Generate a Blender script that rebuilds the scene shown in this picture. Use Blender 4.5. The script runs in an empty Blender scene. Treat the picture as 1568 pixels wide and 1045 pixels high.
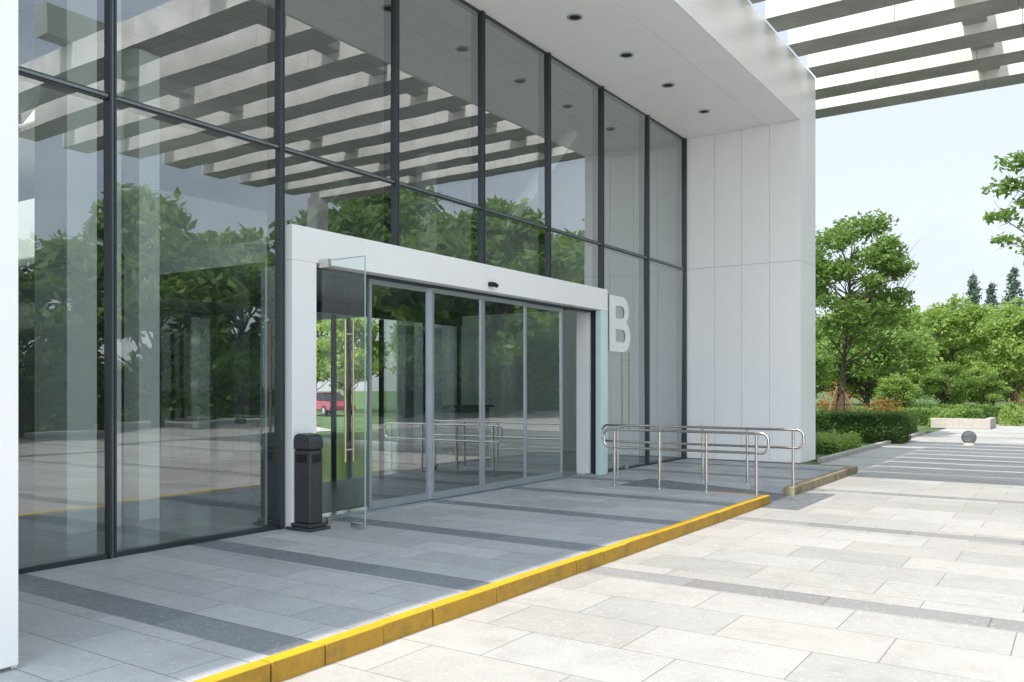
import bpy, math, random
import numpy as np
from mathutils import Vector, Matrix
random.seed(7); rng=np.random.default_rng(11)
sc=bpy.context.scene
sc.render.engine='CYCLES'
sc.view_settings.view_transform='Standard'; sc.view_settings.look='None'; sc.view_settings.exposure=0

# ------------------------------------------------------------ materials
def new_mat(name):
    m=bpy.data.materials.new(name); m.use_nodes=True
    nt=m.node_tree; b=nt.nodes['Principled BSDF']
    return m,nt,b
def N(nt,t,**k):
    n=nt.nodes.new(t)
    for a,v in k.items(): setattr(n,a,v)
    return n
def mixc(nt,fac,a,b,blend='MIX'):
    n=N(nt,'ShaderNodeMix',data_type='RGBA',blend_type=blend)
    for s,v in ((n.inputs[0],fac),(n.inputs[6],a),(n.inputs[7],b)):
        if hasattr(v,'is_output'): nt.links.new(v,s)
        elif isinstance(v,(int,float)): s.default_value=v
        else: s.default_value=(*v,1)
    return n.outputs[2]
def math_(nt,op,a,b=None,c=None,clamp=False):
    n=N(nt,'ShaderNodeMath',operation=op); n.use_clamp=clamp
    for i,v in enumerate((a,b,c)):
        if v is None: continue
        if hasattr(v,'is_output'): nt.links.new(v,n.inputs[i])
        else: n.inputs[i].default_value=v
    return n.outputs[0]
def noise(nt,vec,scale,detail=4,rough=.55):
    n=N(nt,'ShaderNodeTexNoise'); n.inputs['Scale'].default_value=scale
    n.inputs['Detail'].default_value=detail; n.inputs['Roughness'].default_value=rough
    if vec is not None: nt.links.new(vec,n.inputs['Vector'])
    return n.outputs['Fac']
def ramp(nt,fac,lo,hi,a=0.,b=1.):
    n=N(nt,'ShaderNodeMapRange'); nt.links.new(fac,n.inputs[0])
    n.inputs[1].default_value=lo;n.inputs[2].default_value=hi;n.inputs[3].default_value=a;n.inputs[4].default_value=b
    return n.outputs[0]
def simple(name,col,rough=.5,metal=0.,var=.08,scale=2.,spec=.5):
    m,nt,b=new_mat(name)
    tc=N(nt,'ShaderNodeNewGeometry').outputs['Position']
    f=noise(nt,tc,scale,5)
    f=ramp(nt,f,.3,.7)
    c=mixc(nt,f,tuple(x*(1-var) for x in col),tuple(min(1,x*(1+var)) for x in col))
    nt.links.new(c,b.inputs['Base Color'])
    b.inputs['Roughness'].default_value=rough; b.inputs['Metallic'].default_value=metal
    b.inputs['Specular IOR Level'].default_value=spec
    return m

def paving(name,colA,colB,dark,strip_start,strip_pitch,strip_w,bw=.95,rh=.6,wet=0.,warm=(1.03,1.0,.95)):
    m,nt,b=new_mat(name)
    pos=N(nt,'ShaderNodeNewGeometry').outputs['Position']
    br=N(nt,'ShaderNodeTexBrick')
    nt.links.new(pos,br.inputs['Vector'])
    br.offset=.37; br.squash=1
    br.inputs['Scale'].default_value=1; br.inputs['Brick Width'].default_value=bw; br.inputs['Row Height'].default_value=rh
    br.inputs['Mortar Size'].default_value=.0045; br.inputs['Mortar Smooth'].default_value=.3
    br.inputs['Color1'].default_value=(0,0,0,1); br.inputs['Color2'].default_value=(1,1,1,1); br.inputs['Mortar'].default_value=(.5,.5,.5,1)
    r=N(nt,'ShaderNodeSeparateColor'); nt.links.new(br.outputs['Color'],r.inputs[0]); r=r.outputs[0]
    tone=mixc(nt,r,colB,colA)
    r2=math_(nt,'FRACT',math_(nt,'MULTIPLY',r,7.31))
    tone=mixc(nt,math_(nt,'MULTIPLY',r2,.5),tone,tuple(colB[i]*warm[i]*1.12 for i in range(3)))
    darkt=math_(nt,'GREATER_THAN',math_(nt,'FRACT',math_(nt,'MULTIPLY',r,23.7)),.92)
    tone=mixc(nt,math_(nt,'MULTIPLY',darkt,.22),tone,dark)
    tone=mixc(nt,br.outputs['Fac'],tone,(.42*colB[0],.42*colB[1],.41*colB[2]))
    sx=N(nt,'ShaderNodeSeparateXYZ'); nt.links.new(pos,sx.inputs[0])
    yy=math_(nt,'SUBTRACT',sx.outputs[1],strip_start)
    md=math_(nt,'FLOORED_MODULO',yy,strip_pitch)
    inst=math_(nt,'LESS_THAN',md,strip_w)
    br2=N(nt,'ShaderNodeTexBrick'); nt.links.new(pos,br2.inputs['Vector'])
    br2.inputs['Scale'].default_value=1; br2.inputs['Brick Width'].default_value=1.1; br2.inputs['Row Height'].default_value=40
    br2.inputs['Mortar Size'].default_value=.006
    br2.inputs['Color1'].default_value=(*dark,1); br2.inputs['Color2'].default_value=(*[d*1.35 for d in dark],1); br2.inputs['Mortar'].default_value=(*[d*.5 for d in dark],1)
    e1=math_(nt,'LESS_THAN',math_(nt,'ABSOLUTE',math_(nt,'SUBTRACT',md,strip_w)),.006)
    c=mixc(nt,inst,tone,br2.outputs['Color'])
    c=mixc(nt,e1,c,[d*.6 for d in dark])
    st=ramp(nt,noise(nt,pos,.5,6,.65),.32,.7)
    c=mixc(nt,math_(nt,'MULTIPLY',st,.26),c,[x*.6 for x in colB])
    st2=ramp(nt,noise(nt,pos,3.5,6,.7),.48,.72)
    c=mixc(nt,math_(nt,'MULTIPLY',st2,.28),c,[colB[0]*.55,colB[1]*.52,colB[2]*.48])
    sp=ramp(nt,noise(nt,pos,110,2,.8),.35,.65)
    c=mixc(nt,math_(nt,'MULTIPLY',sp,.34),c,[x*.5 for x in colB])
    sp2=ramp(nt,noise(nt,pos,24,3,.7),.56,.66)
    c=mixc(nt,math_(nt,'MULTIPLY',sp2,.2),c,[min(1,x*1.5) for x in colA])
    sp3=ramp(nt,noise(nt,pos,1.3,7,.75),.63,.72)
    c=mixc(nt,math_(nt,'MULTIPLY',sp3,.22),c,[x*.42 for x in colB])
    nt.links.new(c,b.inputs['Base Color'])
    r_=ramp(nt,noise(nt,pos,2.5,4),.3,.7,.5-wet,.78-wet); nt.links.new(r_,b.inputs['Roughness'])
    bp=N(nt,'ShaderNodeBump'); bp.inputs['Strength'].default_value=.35; bp.inputs['Distance'].default_value=.004
    h=math_(nt,'SUBTRACT',math_(nt,'MULTIPLY',noise(nt,pos,120,2),.3),br.outputs['Fac'])
    nt.links.new(h,bp.inputs['Height']); nt.links.new(bp.outputs[0],b.inputs['Normal'])
    return m
M={}
M['plaza']=paving('plaza_stone',(.60,.575,.54),(.45,.435,.41),(.26,.255,.25),6.62,3.72,.3,bw=1.02)
M['terrace']=paving('terrace_stone',(.60,.61,.615),(.42,.44,.455),(.15,.17,.19),3.22,1.86,.32,bw=1.0,rh=.385,wet=.12,warm=(1,1,1))
M['ramp']=simple('ramp_dark_stone',(.17,.18,.19),.6,0,.3,8)
M['kerbstone']=simple('kerb_stone',(.27,.23,.14),.7,0,.35,6)
M['white']=simple('white_metal_panel',(.88,.88,.875),.38,0,.02,.7)
M['soffit']=simple('soffit_panel',(.88,.87,.85),.5,0,.02,.6)
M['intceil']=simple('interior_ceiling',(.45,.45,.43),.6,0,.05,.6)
M['joint']=simple('joint_sealant',(.34,.34,.34),.8)
M['intwhite']=simple('interior_white',(.88,.90,.88),.6,0,.04,.5)
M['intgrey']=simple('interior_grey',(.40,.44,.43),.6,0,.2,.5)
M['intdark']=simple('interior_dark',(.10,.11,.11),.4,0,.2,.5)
M['intfloor']=simple('interior_floor',(.40,.41,.40),.10,0,.2,.8)
M['mull']=simple('mullion_dark',(.055,.065,.072),.35,.4,.1,3)
M['mulllite']=simple('mullion_edge',(.22,.25,.27),.35,.7,.1,3)
M['alu']=simple('aluminium_frame',(.46,.50,.54),.35,.7,.06,3)
M['steel']=simple('stainless_steel',(.66,.63,.59),.22,1.,.06,6)
M['brass']=simple('door_handle_metal',(.55,.45,.27),.3,1.,.06,6)
M['bin']=simple('bin_charcoal',(.06,.063,.07),.42,.3,.15,6)
M['black']=simple('matt_black',(.012,.012,.013),.7)
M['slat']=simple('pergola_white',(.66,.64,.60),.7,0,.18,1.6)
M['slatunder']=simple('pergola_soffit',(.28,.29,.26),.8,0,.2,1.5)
M['ball']=simple('granite_grey',(.24,.235,.23),.5,0,.3,20)
M['planter']=simple('planter_stone',(.42,.39,.35),.8,0,.12,5)
M['bark']=simple('bark',(.085,.065,.048),.9,0,.35,9)
M['letter']=simple('letter_white',(.84,.85,.85),.6,0,.02)
M['stake']=simple('timber_stake',(.20,.14,.09),.85,0,.25,9)
M['grass']=simple('grass',(.07,.125,.03),.95,0,.4,.7)
M['red']=simple('car_red',(.26,.03,.045),.3,0,.02)
M['gpost']=simple('glazed_post',(.62,.80,.78),.15,0,.03)

m,nt,b=new_mat('yellow_kerb_paint'); pos=N(nt,'ShaderNodeNewGeometry').outputs['Position']
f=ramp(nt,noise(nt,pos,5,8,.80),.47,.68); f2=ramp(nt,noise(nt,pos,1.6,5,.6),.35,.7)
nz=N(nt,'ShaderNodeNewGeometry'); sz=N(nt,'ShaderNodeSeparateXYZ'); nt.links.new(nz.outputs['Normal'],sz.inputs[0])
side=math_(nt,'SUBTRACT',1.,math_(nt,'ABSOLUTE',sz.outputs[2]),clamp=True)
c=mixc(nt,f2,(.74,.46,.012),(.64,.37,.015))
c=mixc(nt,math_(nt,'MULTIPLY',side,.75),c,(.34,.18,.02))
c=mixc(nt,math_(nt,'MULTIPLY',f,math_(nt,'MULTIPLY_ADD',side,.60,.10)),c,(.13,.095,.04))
nt.links.new(c,b.inputs['Base Color']); b.inputs['Roughness'].default_value=.6; M['yellow']=m

def glass(name,tint,base,k):
    m=bpy.data.materials.new(name); m.use_nodes=True; nt=m.node_tree; nt.nodes.clear()
    o=N(nt,'ShaderNodeOutputMaterial'); mx=N(nt,'ShaderNodeMixShader'); tr=N(nt,'ShaderNodeBsdfTransparent'); gl=N(nt,'ShaderNodeBsdfGlossy')
    tr.inputs[0].default_value=(*tint,1); gl.inputs['Color'].default_value=(.95,.98,1,1); gl.inputs['Roughness'].default_value=.0
    lw=N(nt,'ShaderNodeLayerWeight'); lw.inputs[0].default_value=.5
    f=math_(nt,'POWER',lw.outputs['Facing'],2.4); f=math_(nt,'MULTIPLY_ADD',f,k,base,clamp=True)
    pos=N(nt,'ShaderNodeNewGeometry').outputs['Position']
    bp=N(nt,'ShaderNodeBump'); bp.inputs['Strength'].default_value=.10; bp.inputs['Distance'].default_value=.01
    nt.links.new(noise(nt,pos,1.1,1),bp.inputs['Height']); nt.links.new(bp.outputs[0],gl.inputs['Normal'])
    nt.links.new(f,mx.inputs[0]); nt.links.new(tr.outputs[0],mx.inputs[1]); nt.links.new(gl.outputs[0],mx.inputs[2]); nt.links.new(mx.outputs[0],o.inputs[0])
    return m
M['glass']=glass('facade_glass',(.81,.87,.855),.25,.62)
M['glass2']=glass('clear_glass',(.90,.96,.95),.05,.45)
M['glassin']=glass('inner_glass',(.84,.89,.88),.05,.4)
M['gedge']=simple('glass_edge',(.35,.55,.52),.2,0,.05)

def leafmat(name,dark,light,trans=.42):
    m=bpy.data.materials.new(name); m.use_nodes=True; nt=m.node_tree; nt.nodes.clear()
    o=N(nt,'ShaderNodeOutputMaterial'); mx=N(nt,'ShaderNodeMixShader'); d=N(nt,'ShaderNodeBsdfPrincipled'); t=N(nt,'ShaderNodeBsdfTranslucent')
    g=N(nt,'ShaderNodeNewGeometry'); oi=N(nt,'ShaderNodeObjectInfo')
    f=math_(nt,'MULTIPLY_ADD',g.outputs['Random Per Island'],.55,math_(nt,'MULTIPLY_ADD',noise(nt,g.outputs['Position'],.9,3),.5,math_(nt,'MULTIPLY_ADD',oi.outputs['Random'],.3,-.22)),clamp=True)
    c=mixc(nt,f,dark,light); nt.links.new(c,d.inputs['Base Color']); d.inputs['Roughness'].default_value=.5
    d.inputs['Specular IOR Level'].default_value=.35
    ct=mixc(nt,.5,c,(light[0]*1.5,light[1]*1.5,light[2]*.9)); nt.links.new(ct,t.inputs[0])
    mx.inputs[0].default_value=trans
    nt.links.new(d.outputs[0],mx.inputs[1]); nt.links.new(t.outputs[0],mx.inputs[2]); nt.links.new(mx.outputs[0],o.inputs[0])
    return m
M['leaf']=leafmat('leaf_green',(.06,.125,.03),(.25,.38,.095))
M['leafd']=leafmat('leaf_dark',(.04,.08,.024),(.13,.22,.055))
M['leafy']=leafmat('leaf_light',(.12,.215,.045),(.36,.48,.13))
M['leafr']=leafmat('leaf_orange',(.20,.10,.03),(.42,.20,.06))
M['conif']=leafmat('conifer_green',(.08,.125,.10),(.16,.23,.175),.15)

# ------------------------------------------------------------ mesh helpers
def empty(name,loc=(0,0,0)):
    e=bpy.data.objects.new(name,None); e.location=loc; e.empty_display_size=.3; sc.collection.objects.link(e); return e
def mesh_obj(name,V,F,mats,mi=None,parent=None,smooth=False):
    me=bpy.data.meshes.new(name); me.from_pydata([tuple(v) for v in V],[],F)
    for mm in mats: me.materials.append(mm)
    if mi is not None: me.polygons.foreach_set('material_index',mi)
    if smooth: me.polygons.foreach_set('use_smooth',[True]*len(me.polygons))
    me.update(); o=bpy.data.objects.new(name,me); sc.collection.objects.link(o)
    if parent: o.parent=parent
    return o
class B:
    def __init__(s): s.V=[];s.F=[];s.mi=[];s.m=[]
    def mat(s,k):
        mm=M[k]
        if mm not in s.m: s.m.append(mm)
        return s.m.index(mm)
    def box(s,x0,x1,y0,y1,z0,z1,k,kb=None):
        n=len(s.V)
        s.V+=[(x0,y0,z0),(x1,y0,z0),(x1,y1,z0),(x0,y1,z0),(x0,y0,z1),(x1,y0,z1),(x1,y1,z1),(x0,y1,z1)]
        s.F+=[(n,n+3,n+2,n+1),(n+4,n+5,n+6,n+7),(n,n+1,n+5,n+4),(n+1,n+2,n+6,n+5),(n+2,n+3,n+7,n+6),(n+3,n,n+4,n+7)]
        i=s.mat(k); s.mi+=[s.mat(kb) if kb else i]+[i]*5
    def quad(s,a,b,c,d,k):
        n=len(s.V); s.V+=[a,b,c,d]; s.F.append((n,n+1,n+2,n+3)); s.mi.append(s.mat(k))
    def tube(s,pts,rads,k,sides=8,cap=True):
        pts=[Vector(p) for p in pts]; n0=len(s.V); 
        for i,p in enumerate(pts):
            d=(pts[min(i+1,len(pts)-1)]-pts[max(i-1,0)]).normalized()
            a=d.orthogonal().normalized() if i==0 else (pa-d*pa.dot(d)).normalized()
            pa=a; bb=d.cross(a)
            r=rads[i] if hasattr(rads,'__len__') else rads
            for j in range(sides):
                t=2*math.pi*j/sides; s.V.append(tuple(p+(a*math.cos(t)+bb*math.sin(t))*r))
        im=s.mat(k)
        for i in range(len(pts)-1):
            for j in range(sides):
                a0=n0+i*sides+j; a1=n0+i*sides+(j+1)%sides
                s.F.append((a0,a1,a1+sides,a0+sides)); s.mi.append(im)
        if cap:
            s.F.append(tuple(n0+j for j in range(sides))[::-1]); s.mi.append(im)
            e=n0+(len(pts)-1)*sides; s.F.append(tuple(e+j for j in range(sides))); s.mi.append(im)
    def leaves(s,P,size,k,up=.4,asp=.5):
        n=len(P); nrm=rng.normal(size=(n,3)); nrm[:,2]=np.abs(nrm[:,2])+up; nrm/=np.linalg.norm(nrm,axis=1)[:,None]
        r=rng.normal(size=(n,3)); a=np.cross(nrm,r); a/=np.linalg.norm(a,axis=1)[:,None]; bb=np.cross(nrm,a)
        L=(size*rng.uniform(.6,1.3,n)/2)[:,None]; W=L*asp
        Q=np.stack([P-a*L,P+bb*W-nrm*L*.15,P+a*L,P-bb*W-nrm*L*.15],1).reshape(-1,3)
        n0=len(s.V); s.V+=Q.tolist(); im=s.mat(k)
        s.F+=[(n0+4*i,n0+4*i+1,n0+4*i+2,n0+4*i+3) for i in range(n)]; s.mi+=[im]*n
    def obj(s,name,parent=None,bevel=0,smooth=False,seg=2):
        o=mesh_obj(name,s.V,s.F,s.m,s.mi,parent,smooth)
        if bevel:
            md=o.modifiers.new('bevel','BEVEL'); md.width=bevel; md.segments=seg; md.limit_method='ANGLE'
        return o

G=-.12   # plaza level; terrace is z=0
# ------------------------------------------------------------ ground
b=B(); b.quad((-600,-400,G-.02),(600,-400,G-.02),(600,900,G-.02),(-600,900,G-.02),'grass'); b.obj('ground')
b=B()
b.quad((-4.8,-40,G),(34,-40,G),(34,60,G),(-4.8,60,G),'plaza')
b.obj('plaza_pavement')
# ------------------------------------------------------------ terrace
b=B()
b.box(-7.3,-3.80,-14,12.0,-.3,0,'terrace')
b.box(-7.3,-6.1,12.0,13.25,-.3,0,'terrace')
b.box(-7.3,-3.82,13.25,17.42,-.3,0,'terrace')
b.obj('terrace_pavement')
b=B()
b.V+=[(-6.1,12.0,-.001),(-3.7,12.0,G+.004),(-3.7,13.25,G+.004),(-6.1,13.25,-.001)]; b.F.append((0,1,2,3)); b.mi.append(b.mat('ramp'))
b.box(-3.7,-3.2,11.6,13.7,-.2,G+.004,'ramp')
b.obj('access_ramp')
b=B(); y=-10.
while y<12.0:
    L=random.choice([.5,.5,.62,.4,.75]); y1=min(y+L,12.06)
    if 12.06-y1<.15: y1=12.06
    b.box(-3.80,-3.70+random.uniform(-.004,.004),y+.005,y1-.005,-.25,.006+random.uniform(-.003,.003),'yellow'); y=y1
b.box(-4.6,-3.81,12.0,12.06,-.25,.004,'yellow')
b.box(-3.795,-3.712,-9.9,11.9,-.25,-.004,'black')
b.obj('yellow_kerb',bevel=.006)
b=B(); y=13.19
while y<17.5:
    y1=y+.7 if y<16.8 else 17.55
    b.box(-3.84,-3.68,y+.004,y1-.004,-.25,.01,'kerbstone'); y=y1
x=-3.84
while x>-5: b.box(x-.7,x-.006,17.43,17.55,-.25,.01,'kerbstone'); x-=.7
b.obj('stone_kerb',bevel=.01)

# ------------------------------------------------------------ building
bld=empty('office_building',(-7.2,10,0))
def par(o): 
    o.parent=bld; o.matrix_parent_inverse=Matrix.Translation(bld.location).inverted(); return o
GX=-7.2; CZ=6.93
mull=[4.30,6.22,8.07,9.92,11.74,13.57,15.49]
edges=[2.33]+mull+[17.42]
def panels_y(b,y,xs,zs,k='white',t=.03,g=.004):
    for i in range(len(xs)-1):
        for j in range(len(zs)-1):
            b.box(xs[i]+g,xs[i+1]-g,y,y+t,zs[j]+g,zs[j+1]-g,k)
def panels_x(b,x,ys,zs,k='white',t=.03,g=.004):
    for i in range(len(ys)-1):
        for j in range(len(zs)-1):
            b.box(x-t,x,ys[i]+g,ys[i+1]-g,zs[j]+g,zs[j+1]-g,k)
b=B()
b.box(-7.17,-4.79,17.475,18.56,0.0,6.99,'joint')
b.box(-7.17,-4.79,1.29,2.29,0.0,6.99,'joint')
b.box(-15,-4.79,1.3,18.56,7.0,8.04,'joint')
b.box(-24,-15.01,1.3,4.0,7.0,8.04,'white'); b.box(-24,-15.01,9.0,18.56,7.0,8.04,'white')  # roof left open between these for the added rooflight
for y in (5.3,7.6): b.box(-24,-15.01,y-.1,y+.1,7.1,7.5,'intwhite')
b.box(-24,-4.86,-14,1.28,-.2,8.05,'white')  # added unseen wing, set back to shape the shadow edge on the terrace
par(b.obj('structural_core'))
b=B(); b.quad((-24,4,7.55),(-15,4,7.55),(-15,9,7.55),(-24,9,7.55),'glassin'); par(b.obj('added_rooflight_glass'))  # unseen roof opening, added to let sun into the lobby
b=B()
zs=[.02,4.1,CZ+.02]
panels_y(b,17.44,[-7.17,-6.54,-5.96,-5.37,-4.75],zs,g=.003)
panels_x(b,-4.75,[17.475,18.6],[.02,4.1,8.1],g=.003)
panels_x(b,-4.75,[1.25,2.32],[.02,4.1,8.1])
b.box(-7.2,-4.785,2.295,2.325,.0,CZ,'white'); b.box(-7.2,-4.785,1.285,1.288,0,8.1,'white')
b.box(-7.2,-4.785,18.57,18.6,0,8.1,'white')
panels_x(b,-4.75,[2.325,4.9,8.6,12.3,15.2,17.47],[CZ-.012,8.1])
par(b.obj('wall_panels',bevel=.002,seg=1))
b=B(); ys=[2.33,4.3,6.22,8.07,9.92,11.74,13.57,15.49,17.43]
for xs in ((-7.2,-5.45),(-5.45,-4.785)):
    for i in range(8): b.box(xs[0]+.003,xs[1]-.003,ys[i]+.003,ys[i+1]-.003,CZ,CZ+.03,'soffit')
x=-7.26
while x>-14.5:
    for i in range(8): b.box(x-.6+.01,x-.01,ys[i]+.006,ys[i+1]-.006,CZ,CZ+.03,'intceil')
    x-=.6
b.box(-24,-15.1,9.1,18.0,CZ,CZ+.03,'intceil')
par(b.obj('soffit_panels'))
b=B()
for y in (3.95,5.67,7.4,9.1,10.81,12.5,14.15,15.88):
    cx=-6.17
    n=len(b.V); 
    for r,z in ((.115,CZ-.014),(.115,CZ),(.085,CZ-.014),(.085,CZ-.004)):
        for j in range(24): b.V.append((cx+r*math.cos(j*math.pi/12),y+r*math.sin(j*math.pi/12),z))
    for j in range(24):
        k=(j+1)%24
        b.F+=[(n+j,n+k,n+24+k,n+24+j),(n+j,n+48+j,n+48+k,n+k),(n+48+j,n+72+j,n+72+k,n+48+k)]; b.mi+=[b.mat('alu')]*3
    b.F.append(tuple(n+72+j for j in range(24))); b.mi.append(b.mat('black'))
par(b.obj('downlights'))
b=B()
def mullion(y,z0,z1,w=.034):
    b.box(GX-.16,GX+.02,y-w,y+w,z0,z1,'mull')
    b.box(GX+.021,GX+.045,y-w*.95,y-w*.35,z0,z1,'mull'); b.box(GX+.021,GX+.045,y+w*.35,y+w*.95,z0,z1,'mull')
    b.box(GX+.021,GX+.032,y-w*.33,y+w*.33,z0,z1,'mulllite')
for y in mull:
    mullion(y,3.28 if 6.5<y<13.4 else .0,CZ-.002)
mullion(17.385,0,CZ-.002,.03); mullion(2.37,0,CZ-.002,.03)
for i in range(8):
    y0=edges[i]+.038;y1=edges[i+1]-.038
    b.box(GX-.14,GX+.015,y0,y1,4.07,4.13,'mull'); b.box(GX+.016,GX+.03,y0,y1,4.088,4.112,'mulllite')
    b.box(GX-.1,GX+.012,y0,y1,CZ-.04,CZ-.003,'mull')
    if not 6.1<edges[i]<13.5: b.box(GX-.1,GX+.02,y0,y1,0,.045,'mull')
par(b.obj('curtain_wall_frame'))
b=B()
def pane(y0,y1,z0,z1,x=GX,k='glass',j=.0022):
    a,c=random.uniform(-j,j)*(y1-y0),random.uniform(-j,j)*(z1-z0)
    b.quad((x-a-c,y0,z0),(x+a-c,y1,z0),(x+a+c,y1,z1),(x-a+c,y0,z1),k)
for i in range(8):
    y0=edges[i]+.025;y1=edges[i+1]-.025
    pane(y0,y1,4.12,CZ-.03)
    pane(y0,y1,3.25 if 6.1<edges[i]<13.5 else .04,4.08)
par(b.obj('glass_panes'))
b=B()
b.box(-7.5,-7.06,6.27,13.55,2.9,3.28,'white')
b.box(-7.5,-7.06,6.27,6.62,0,2.898,'white')
b.box(-7.17,-7.06,13.30,13.55,0,2.898,'gpost')
b.box(-7.30,-7.18,13.36,13.55,0,2.898,'mull')
b.box(-7.56,-7.31,13.30,13.55,0,2.898,'white')
par(b.obj('entrance_portal',bevel=.006))
b=B()
dy=[7.69,8.855,10.02,11.185,12.35]; dx=-7.3
for i in range(4):
    x=dx if i in(0,3) else dx+.035
    y0,y1=dy[i],dy[i+1]
    b.box(x-.02,x+.02,y0,y0+.045,.03,2.86,'alu'); b.box(x-.02,x+.02,y1-.045,y1,.03,2.86,'alu')
    b.box(x-.02,x+.02,y0+.046,y1-.046,.03,.12,'alu'); b.box(x-.02,x+.02,y0+.046,y1-.046,2.80,2.86,'alu')
    pane(y0+.04,y1-.04,.11,2.81,x=x,j=.0015)
b.box(-7.36,-7.22,6.63,13.29,0,.02,'alu')
b.box(-7.36,-7.24,6.63,13.29,2.865,2.897,'mull')
par(b.obj('sliding_doors'))
b=B()
b.quad((-7.04,6.66,.06),(-6.37,6.66,.06),(-6.37,6.66,2.92),(-7.04,6.66,2.92),'glass2')
b.box(-6.37,-6.362,6.654,6.666,.06,2.92,'gedge'); b.box(-7.04,-6.37,6.654,6.666,2.92,2.928,'gedge')
b.box(-6.56,-6.40,6.64,6.682,.02,.07,'steel'); b.box(-7.06,-6.9,6.64,6.682,.02,.10,'steel'); b.box(-7.06,-6.9,6.64,6.682,2.85,2.94,'steel')
for yy in (6.60,6.72):
    b.tube([(-6.60,yy,.72),(-6.60,yy,2.25)],.0125,'brass',10)
for z in (.85,2.1): b.tube([(-6.60,6.60,z),(-6.60,6.72,z)],.01,'steel',8)
par(b.obj('open_glass_door'))
b=B()
b.tube([(-7.12,14.53,.75),(-7.12,14.53,2.2)],.014,'brass',10)
for z in (.9,2.05): b.tube([(-7.12,14.53,z),(-7.2,14.53,z)],.01,'steel',8)
b.box(-7.18,-7.14,14.40,14.55,.01,.08,'steel')
par(b.obj('side_door_handle'))
b=B(); b.box(-7.06,-6.98,9.88,9.98,2.97,3.03,'black'); b.tube([(-6.99,9.93,3.0),(-6.93,9.93,2.97)],.03,'black',12)
par(b.obj('door_sensor',bevel=.006))
# interior
b=B()
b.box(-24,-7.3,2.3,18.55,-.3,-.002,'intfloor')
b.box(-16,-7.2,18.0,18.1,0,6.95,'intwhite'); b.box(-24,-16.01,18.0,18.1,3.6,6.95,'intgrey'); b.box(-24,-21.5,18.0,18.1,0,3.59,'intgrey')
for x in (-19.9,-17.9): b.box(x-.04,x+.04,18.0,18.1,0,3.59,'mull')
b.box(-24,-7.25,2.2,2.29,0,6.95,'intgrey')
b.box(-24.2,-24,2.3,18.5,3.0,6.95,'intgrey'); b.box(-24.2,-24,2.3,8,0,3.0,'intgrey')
for y in (8,10,12,14,16,18): b.box(-24.2,-24,y-.06,y+.06,0,3.0,'mull')
b.box(-9.4,-8.75,4.75,5.35,0,6.9,'intwhite')
b.box(-9.3,-9.0,5.72,5.98,0,5.4,'intwhite')
b.box(-22,-14,8.4,12.2,3.9,5.15,'intwhite'); b.box(-21.8,-14.3,8.6,12.0,0,3.88,'intdark')
b.tube([(-12.6,8.0,0),(-12.6,8.0,6.9)],.2,'intwhite',20)
b.tube([(-12.6,15.2,0),(-12.6,15.2,6.9)],.24,'intwhite',20)
for (a,c) in (((-9.4,4.5,4.4),(-9.4,6.1,6.9)),((-9.0,13.2,4.6),(-9.0,15.6,6.9)),((-16,12.4,3.9),(-16,16,6.9))):
    b.tube([a,c],.14,'intwhite',12)
b.box(-10.4,-7.51,6.45,13.5,2.95,3.2,'intwhite','intdark')
b.box(-10.35,-10.28,6.45,13.5,2.75,2.94,'mull')
for y in (6.5,7.7,8.9,10.05,11.2,12.4,13.45): b.box(-10.35,-10.28,y-.03,y+.03,0,2.74,'mull')
b.quad((-10.31,6.5,.02),(-10.31,8.85,.02),(-10.31,8.85,2.75),(-10.31,6.5,2.75),'glass')
b.quad((-10.31,11.25,.02),(-10.31,13.4,.02),(-10.31,13.4,2.75),(-10.31,11.25,2.75),'glass')
b.quad((-10.3,6.5,.02),(-7.56,6.5,.02),(-7.56,6.5,2.93),(-10.3,6.5,2.93),'glassin')
b.quad((-10.3,13.42,.02),(-7.56,13.42,.02),(-7.56,13.42,2.93),(-10.3,13.42,2.93),'glassin')
b.box(-10.2,-7.7,6.9,12.9,.0,.006,'intdark')
b.box(-13.2,-12.4,15.8,17.4,0,1.05,'intdark'); b.box(-13.3,-12.3,15.7,17.5,1.06,1.12,'mull')
b.box(-11.4,-10.9,3.4,4.4,.0,.45,'intdark')
b.box(-12.62,-12.55,4.2,5.1,0,2.1,'mull'); b.box(-12.4,-12.3,14,15.4,0,2.9,'intdark')
par(b.obj('lobby_interior'))

cu=bpy.data.curves.new('letter_b_sign','CURVE'); cu.dimensions='2D'; cu.fill_mode='BOTH'; cu.extrude=.003
def arc(cx,cz,r,a0,a1,n=12,sx=1.): return [(cx+r*sx*math.cos(math.radians(a0+(a1-a0)*i/n)),cz+r*math.sin(math.radians(a0+(a1-a0)*i/n))) for i in range(n+1)]
outs=[[(0,0)]+arc(.52,.285,.285,-90,62)+arc(.49,.75,.25,-52,90)+[(0,1)],
      [(.235,.175)]+arc(.50,.29,.115,-90,90)+[(.235,.405)],
      [(.235,.60)]+arc(.47,.715,.11,-90,90)+[(.235,.825)]]
for o_ in outs:
    sp=cu.splines.new('POLY'); sp.points.add(len(o_)-1); sp.use_cyclic_u=True
    for i,p in enumerate(o_): sp.points[i].co=(p[0],p[1],0,1)
cu.materials.append(M['letter'])
o=bpy.data.objects.new('letter_b_sign',cu); sc.collection.objects.link(o)
o.rotation_euler=(math.pi/2,0,math.pi/2); o.location=(GX+.012,13.86,2.2); o.scale=(1.06,1.03,1)

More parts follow.
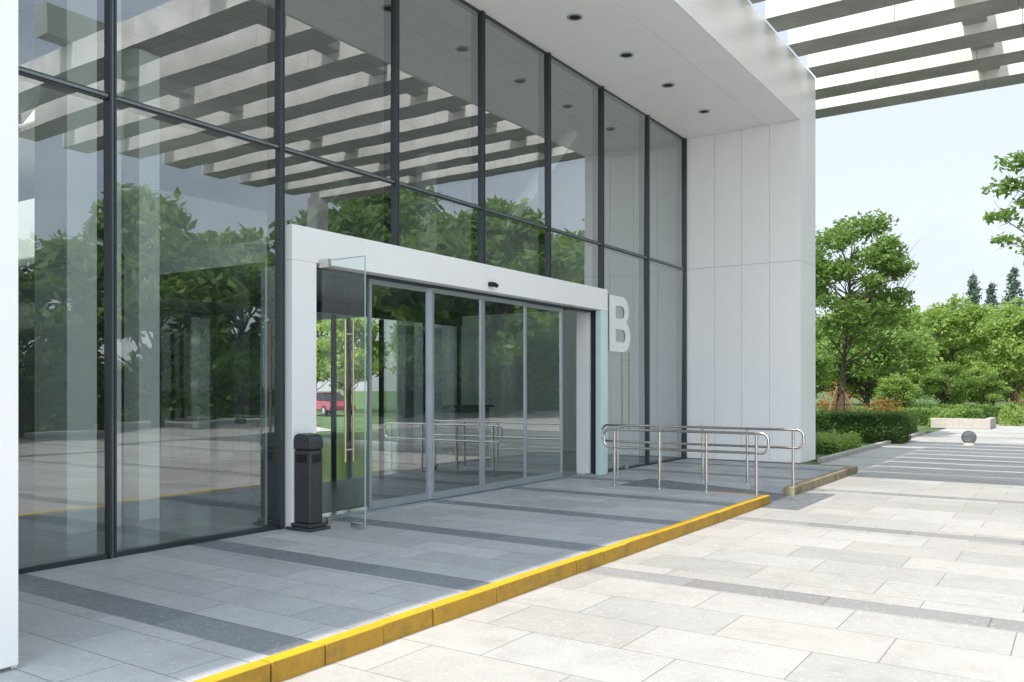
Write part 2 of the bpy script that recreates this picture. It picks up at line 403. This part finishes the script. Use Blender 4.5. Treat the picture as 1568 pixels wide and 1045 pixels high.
# ------------------------------------------------------------ pergola
pg=empty('pergola',(2,16,8))
b=B(); y=21.45
while y>9.3:
    x=-7.5 if y>19.6 else -4.745
    while x<8.4:
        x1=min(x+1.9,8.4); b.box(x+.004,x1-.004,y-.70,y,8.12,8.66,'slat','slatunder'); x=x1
    y-=1.4
o=b.obj('slats'); o.parent=pg; o.matrix_parent_inverse=Matrix.Translation(pg.location).inverted()
b=B()
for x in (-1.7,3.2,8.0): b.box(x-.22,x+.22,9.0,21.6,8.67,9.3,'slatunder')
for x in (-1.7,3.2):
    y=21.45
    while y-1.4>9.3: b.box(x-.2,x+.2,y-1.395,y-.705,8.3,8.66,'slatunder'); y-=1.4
for y in (10.2,20.8): b.box(7.75,8.25,y-.25,y+.25,G,8.11,'slat')
o=b.obj('beams_and_columns'); o.parent=pg; o.matrix_parent_inverse=Matrix.Translation(pg.location).inverted()

# ------------------------------------------------------------ railings
def railing(xl,xr,y,posts):
    b=B(); r=.1; z0,z1=.60,.88
    pts=[]
    for cx,cz,a0 in ((xr-r,z1-r,90),(xr-r,z0+r,0),(xl+r,z0+r,-90),(xl+r,z1-r,-180)):
        for i in range(7):
            a=math.radians(a0-90*i/6); pts.append((cx+r*math.cos(a),y,cz+r*math.sin(a)))
    pts.append(pts[0]); b.tube(pts,.021,'steel',10,cap=False)
    for x in posts:
        b.tube([(x,y,0),(x,y,z1-.02)],.021,'steel',12)
        b.tube([(x,y,0),(x,y,.012)],.05,'steel',14)
    return b.obj('handrail',smooth=True)
railing(-6.28,-3.69,11.93,[-6.1,-5.34,-4.6,-3.86])
railing(-7.05,-3.58,13.33,[-6.75,-5.95,-5.2,-4.46,-3.74])
for o in bpy.data.objects:
    if o.name.startswith('handrail'):
        md=o.modifiers.new('e','EDGE_SPLIT'); md.split_angle=math.radians(50)

# ------------------------------------------------------------ litter bin
lb=empty('litter_bin',(-6.93,6.38,0))
def cbin(name,bb,bev): 
    o=bb.obj(name,bevel=bev,seg=4); o.parent=lb; return o
b=B(); b.box(-.19,.19,-.15,.15,0,.03,'bin'); b.box(-.15,.15,-.115,.115,.031,.07,'bin'); cbin('base',b,.008)
b=B(); b.box(-.125,.125,-.095,.095,.071,.85,'bin'); cbin('body',b,.02)
b=B(); b.box(-.115,.115,-.085,.085,.85,.865,'black'); cbin('neck',b,.003)
b=B()
prof=[(-.128,.865),(.128,.865),(.128,.95),(.11,.995),(.06,1.02),(-.06,1.03),(-.11,1.01),(-.128,.96)]
b.V=[(x,-.098,z) for x,z in prof]+[(x,.098,z) for x,z in prof]; k=len(prof)
b.F=[tuple(range(k)),tuple(range(2*k-1,k-1,-1))]+[(i,i+k,(i+1)%k+k,(i+1)%k) for i in range(k)]; b.mi=[b.mat('bin')]*(k+2); cbin('hood',b,.01)
b=B(); b.box(-.08,.08,-.099,-.09,.72,.81,'black'); b.box(.12,.127,-.06,.06,.72,.81,'black'); cbin('openings',b,.002)

# ------------------------------------------------------------ bollard
b=B(); cx,cy=-2.8,27.9; R=.2
prof=[(.17,G),(.17,G+.07),(.13,G+.08)]+[(R*math.cos(math.radians(a)),G+.23+R*math.sin(math.radians(a))) for a in range(-46,91,12)]
n=20
for r,z in prof:
    for j in range(n): b.V.append((cx+r*math.cos(2*math.pi*j/n),cy+r*math.sin(2*math.pi*j/n),z))
for i in range(len(prof)-1):
    for j in range(n): b.F.append((i*n+j,i*n+(j+1)%n,(i+1)*n+(j+1)%n,(i+1)*n+j)); b.mi.append(b.mat('ball') if i>1 else b.mat('planter'))
b.F.append(tuple((len(prof)-1)*n+j for j in range(n))); b.mi.append(0)
b.obj('stone_ball_bollard',smooth=True)

# ------------------------------------------------------------ parked car behind the lobby
car=empty('parked_car',(-39.5,38.0,G)); car.rotation_euler=(0,0,math.radians(70))
b=B()
body=[(-2.15,.35),(-2.18,.62),(-2.0,.82),(-1.05,.92),(1.5,.95),(2.05,.88),(2.15,.6),(2.12,.35)]
cab=[(-1.1,.92),(-.45,1.38),(.95,1.42),(1.65,.95)]
def extr(b,prof,w0,w1,k):
    n=len(b.V); m_=len(prof)
    zs=[p[1] for p in prof]; zl,zh=min(zs),max(zs)
    for sgn in (-1,1):
        for y,z in prof:
            w=w0+(w1-w0)*(z-zl)/(zh-zl); b.V.append((sgn*w,y,z))
    b.F.append(tuple(range(n,n+m_))); b.F.append(tuple(range(n+2*m_-1,n+m_-1,-1))); b.mi+=[b.mat(k)]*2
    for i in range(m_): b.F.append((n+i,n+m_+i,n+m_+(i+1)%m_,n+(i+1)%m_)); b.mi.append(b.mat(k))
extr(b,body,.88,.82,'red'); o=b.obj('body',bevel=.06); o.parent=car
b=B(); extr(b,cab,.76,.60,'black'); o=b.obj('windows',bevel=.03); o.parent=car
b=B(); b.box(-.6,.6,-.45,.95,1.40,1.45,'red'); o=b.obj('roof',bevel=.02); o.parent=car
b=B()
for sx_ in (-1,1):
    for yy in (-1.35,1.3): b.tube([(sx_*.70,yy,.32),(sx_*.9,yy,.32)],.32,'black',18); b.tube([(sx_*.9,yy,.32),(sx_*.915,yy,.32)],.19,'alu',14)
o=b.obj('wheels'); o.parent=car
b=B(); b.quad((-60,34,G+.002),(-24.5,18.2,G+.002),(-24.5,24,G+.002),(-60,46,G+.002),'planter'); b.obj('rear_driveway')

# ------------------------------------------------------------ vegetation
def tree_mesh(name,h,cr,cb,tr,nl,ls,lk,ncl=46,off=(0,0),flat=1.0,clr=(.34,.62)):
    b=B(); H=h
    tp=[(0,0,0)]; 
    for i in range(1,7):
        f=i/6; tp.append((off[0]*f*.9+random.uniform(-.06,.06)*cr*.3,off[1]*f*.9+random.uniform(-.06,.06)*cr*.3,H*.8*f))
    b.tube(tp,[tr*(1.25 if i==0 else 1-.8*i/6) for i in range(7)],'bark',9)
    C=[];Rr=[]
    zc=(cb+H)/2; zr=(H-cb)/2
    while len(C)<ncl:
        v=rng.normal(size=3); v/=np.linalg.norm(v); rr=rng.uniform(.35,1)**.6
        p=np.array([off[0]+v[0]*cr*rr*.86,off[1]+v[1]*cr*rr*.86,zc+v[2]*zr*rr*.88])
        wide=1-.35*max(0,(p[2]-zc)/zr)
        p[0]=off[0]+(p[0]-off[0])*wide; p[1]=off[1]+(p[1]-off[1])*wide
        C.append(p); Rr.append(rng.uniform(*clr)*cr*.5)
    for i,c in enumerate(C):
        zb=min(max(c[2]-rng.uniform(.5,1.3)*cr*.5,cb*.75),H*.74); f=zb/(H*.8); k=min(5,int(f*6)); t=f*6-k
        p0=Vector(tp[k]).lerp(Vector(tp[k+1]),t); p1=Vector(c); mid=p0.lerp(p1,.5)+Vector((random.uniform(-.1,.1)*cr,random.uniform(-.1,.1)*cr,-.05*cr))
        r0=tr*.42*(1-.5*f); b.tube([p0,mid,p1],[r0,r0*.55,r0*.15],'bark',5,cap=False)
        for q in range(3):
            d=Vector(rng.normal(size=3)).normalized()*Rr[i]*1.1; b.tube([p1-(p1-mid)*.2,p1+d],[r0*.22,r0*.06],'bark',3,cap=False)
    C=np.array(C);Rr=np.array(Rr); w=Rr**2/np.sum(Rr**2)
    idx=rng.choice(len(C),nl,p=w); d=rng.normal(size=(nl,3)); d/=np.linalg.norm(d,axis=1)[:,None]
    rad=Rr[idx]*(rng.uniform(0,1,nl)**.45)*rng.uniform(.75,1.25,nl); d[:,2]*=.62*flat
    b.leaves(C[idx]+d*rad[:,None],ls,lk)
    return b.obj(name)
def place(o,x,y,z=G,rot=0,s=1): o.location=(x,y,z); o.rotation_euler=(0,0,rot); o.scale=(s,s,s)
def inst(src,x,y,rot,s,name=None,sz=None):
    o=bpy.data.objects.new(name or src.name.split('.')[0],src.data); sc.collection.objects.link(o); place(o,x,y,G,rot,s)
    if sz: o.scale=(s,s,s*sz)
    return o
t1=tree_mesh('young_broadleaf_tree',8.0,2.7,2.5,.10,13000,.18,'leaf',ncl=58,off=(.35,.35),clr=(.24,.56)); place(t1,-6.75,29.4)
b=B()
for i in range(12):
    p=Vector((-5.4+random.uniform(-.3,.3),30.1,G+random.uniform(4.2,5.2))); q=p+Vector((random.uniform(.2,1.0),random.uniform(.0,.5),random.uniform(.8,1.6)))
    mid=p.lerp(q,.5)+Vector((random.uniform(-.12,.12),0,random.uniform(-.1,.15))); b.tube([p,mid,q],[.011,.008,.003],'bark',4,cap=False)
    r=mid+Vector((random.uniform(-.4,.5),.1,random.uniform(.3,.6))); b.tube([mid,r],[.006,.003],'bark',3,cap=False)
o=b.obj('bare_twigs'); o.parent=t1; o.matrix_parent_inverse=Matrix.Translation((-6.75,29.4,G)).inverted()
b=B()
for a in (0,2.1,4.2): b.tube([(-6.75+.9*math.cos(a),29.4+.9*math.sin(a),G),(-6.75+.08*math.cos(a),29.4+.08*math.sin(a),1.6)],.035,'stake',6)
b.obj('tree_support_stakes')
t2=tree_mesh('overhanging_tree',11,3.9,4.4,.2,8500,.25,'leaf',ncl=62,clr=(.2,.42),flat=.7); place(t2,.35,32.6,rot=.6)
tb=[tree_mesh('background_tree',7.8,3.5,1.3,.14,8000,.32,k,ncl=50) for k in('leafy','leaf','leafy')]
place(tb[0],-7.7,61,s=1.08); place(tb[1],-9.4,47,s=.85); place(tb[2],-3.4,59,s=.9)
for i,(x,y,r,s) in enumerate([(-5.2,66.5,1,.98),(-10.9,67,2,1.1),(-1.2,65,3,1.04),(-13,56,4,.9),(-12,42,.5,.62),(-8.6,54,3.3,.72),(-4.6,75,1.3,1.15),(-8.5,78,4,1.2),(-14,70,2,1.2),(-1,76,2,1.2),(-6.3,52,5,.45),(-4.6,53,5.5,.42),(-7.6,44.5,2.5,.35),(3,58,1,1)]):
    inst(tb[i%3],x,y,r,s)
t3=tree_mesh('broadleaf_tree',9,4.4,1.0,.2,8000,.5,'leaf',ncl=55); place(t3,16,3)
for i in range(13):
    y=7+i*4.4; s=.95 if y<18 else min(1.45,.95+(y-18)*.025)
    inst(t3,16.5+random.uniform(-1.5,2.),y,random.uniform(0,6),s*random.uniform(.88,1.12))
for i,(x,y) in enumerate([(-34,10),(-33,20),(-44,44),(-37,45),(-50,46),(-30,42),(-23,34)]): inst(tb[i%3],x,y,random.uniform(0,6),random.uniform(.95,1.2))
def conifer(name,h,r):
    b=B(); b.tube([(0,0,0),(0,0,h)],[.2,.02],'bark',6)
    P=[]
    for i in range(30):
        z=h*(.12+.86*i/30); rr=r*(1-z/h)**.8+.1
        for j in range(7):
            a=random.uniform(0,6.28); L=rr*random.uniform(.7,1.15)
            t=rng.uniform(.1,1,22)
            P.append(np.stack([np.cos(a)*L*t+rng.normal(0,.13,22),np.sin(a)*L*t+rng.normal(0,.13,22),z-.22*L*t+rng.normal(0,.13,22)],1))
    b.leaves(np.concatenate(P),.45,'conif'); return b.obj(name)
c1=conifer('conifer_tree',17,3.0); place(c1,-12,124.5)
for x,y,s in ((-10.0,125.5,.93),(-7.6,127,1.05),(-5.6,128,.88),(-14.6,128,.84),(-3.7,127,.93),(-1,127,1.0)): inst(c1,x,y,s*5,s)
b=B(); P=[]
for i in range(150):
    x=rng.uniform(-35,30); y=rng.uniform(88,100); hh=rng.uniform(6,10.5); 
    n=130; d=rng.normal(size=(n,3)); d/=np.linalg.norm(d,axis=1)[:,None]
    P.append(np.array([x,y,hh*.55])+d*np.array([2.6,2.2,hh*.5])*rng.uniform(.6,1,(n,1)))
b.leaves(np.concatenate(P),.85,'leaf',asp=.7); b.obj('distant_tree_mass')

def hedge(name,x0,x1,y0,y1,h,k,ls=.07,dens=900,rough=.05,west=False):
    b=B(); b.box(x0+.08,x1-.08,y0+.08,y1-.08,G-.02,G+h-.08,'leafd')
    def samp(n,fx,fy,fz): return np.stack([fx(n),fy(n),fz(n)],1)
    u=lambda a,c:(lambda n:rng.uniform(a,c,n)); P=[]
    lx,ly=x1-x0,y1-y0
    def jit(p): return p+rng.normal(0,rough,p.shape)
    P.append(jit(samp(int(lx*ly*dens),u(x0,x1),u(y0,y1),u(G+h-.07,G+h))))
    P.append(jit(samp(int(lx*h*dens),u(x0,x1),u(y0,y0+.06),u(G,G+h))))
    P.append(jit(samp(int(ly*h*dens),u(x1-.06,x1),u(y0,y1),u(G,G+h))))
    if west: P.append(jit(samp(int(ly*h*dens),u(x0,x0+.06),u(y0,y1),u(G,G+h))))
    b.leaves(np.concatenate(P),ls,k,asp=.65); return b.obj(name)
hedge('clipped_hedge',-9,-4.55,27.4,29.0,.85,'leafd',.09,1000)
hedge('ground_cover_plants',-9,-5.1,22.0,24.6,.35,'leafy',.09,700,.07)
hedge('clipped_hedge',-13,-5.2,33,34.6,.75,'leaf',.11,450)
hedge('clipped_hedge',-13,-3.9,42.5,44,.7,'leaf',.13,350)
hedge('clipped_hedge',-3.0,3.4,46,48,.9,'leafd',.13,300)
hedge('clipped_hedge',-9,1.5,50,51.5,.75,'leafy',.15,250)
hedge('boundary_hedge',22,23.2,-5,62,2.6,'leaf',.35,34,.14,True)
def shrub(name,x,y,r,h,k,n=1500,ls=.12):
    b=B(); d=rng.normal(size=(n,3)); d/=np.linalg.norm(d,axis=1)[:,None]; d[:,2]=np.abs(d[:,2])
    lum=1+.25*np.sin(d[:,0]*5+x)*np.cos(d[:,1]*4+y)
    P=np.array([0,0,0])+d*np.array([r,r,h])*(rng.uniform(.55,1.05,(n,1)))*lum[:,None]
    for i in range(6): b.tube([(0,0,0),tuple(d[i]*np.array([r,r,h])*.8)],[.02,.006],'bark',4)
    b.leaves(P,ls,k); o=b.obj(name); o.location=(x,y,G); return o
shrub('autumn_shrub',-8.3,35.6,1.2,1.7,'leafr'); shrub('autumn_shrub',-6.6,36.5,.9,1.3,'leafr')
shrub('round_shrub',-7.4,31.0,.8,1.0,'leafd'); shrub('round_shrub',-5.0,40.9,.7,.8,'leafy')
shrub('round_shrub',-4.1,46.2,.9,1.0,'leafd'); shrub('round_shrub',-2.5,44.4,.9,1.0,'leafy'); shrub('round_shrub',-.7,45,1.,1.1,'leafr'); shrub('round_shrub',-6.5,46,1.2,1.3,'leaf')
shrub('autumn_shrub',-2.2,53,1.3,1.9,'leafr')
b=B(); b.box(-5.4,-3.2,39.6,39.85,G,G+.42,'planter'); b.box(-3.45,-3.2,39.86,42.2,G,G+.42,'planter'); b.box(-5.4,-3.46,39.86,42.2,G,G+.34,'grass')
b.obj('stone_planter',bevel=.02)
b=B(); b.quad((-15,20,G+.004),(-4.9,20,G+.004),(-4.9,27.2,G+.004),(-15,27.2,G+.004),'grass'); b.obj('lawn')
b=B(); b.box(-4.95,-4.8,19.5,34,G-.02,G+.1,'planter')
b.obj('planting_bed_kerb',bevel=.01)

# ------------------------------------------------------------ light
d=Vector((-1.0,-7,8.1)).normalized()
L=bpy.data.lights.new('sun','SUN'); L.energy=4.7; L.angle=math.radians(.5); L.color=(1,.95,.875)
lo=bpy.data.objects.new('sun',L); lo.rotation_euler=d.to_track_quat('Z','Y').to_euler(); lo.location=(0,-20,30); sc.collection.objects.link(lo)
w=bpy.data.worlds.new('World'); sc.world=w; w.use_nodes=True; nt=w.node_tree
bg=nt.nodes['Background']; sky=N(nt,'ShaderNodeTexSky',sky_type='NISHITA'); sky.sun_disc=False
sky.sun_elevation=math.asin(d.z); sky.sun_rotation=math.atan2(d.x,d.y); sky.dust_density=2.0; sky.air_density=1.0
tc=N(nt,'ShaderNodeTexCoord').outputs['Generated']
mp=N(nt,'ShaderNodeMapping'); mp.inputs['Scale'].default_value=(1,1,2.6); nt.links.new(tc,mp.inputs[0])
f=ramp(nt,noise(nt,mp.outputs[0],1.7,8,.6),.34,.62,.40,.86)
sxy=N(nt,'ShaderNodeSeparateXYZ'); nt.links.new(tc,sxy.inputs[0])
# unseen sunward half of the sky brightened as added fill on the walls
fill_gain=ramp(nt,sxy.outputs[1],.75,-.8,1.,3.1)
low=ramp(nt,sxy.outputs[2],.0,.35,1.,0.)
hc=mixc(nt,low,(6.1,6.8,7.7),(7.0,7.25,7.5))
vm=N(nt,'ShaderNodeVectorMath',operation='SCALE'); nt.links.new(hc,vm.inputs[0]); nt.links.new(fill_gain,vm.inputs['Scale'])
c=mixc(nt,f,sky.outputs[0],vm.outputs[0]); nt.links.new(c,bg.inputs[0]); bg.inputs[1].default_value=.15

# ------------------------------------------------------------ camera
cam=bpy.data.cameras.new('camera'); co=bpy.data.objects.new('camera',cam); sc.collection.objects.link(co); sc.camera=co
co.location=(0,0,1.5); co.rotation_euler=(math.pi/2,0,math.radians(33.93))
cam.sensor_width=36; cam.lens=29.96; cam.shift_y=.0474; cam.clip_end=2000; cam.clip_start=.05
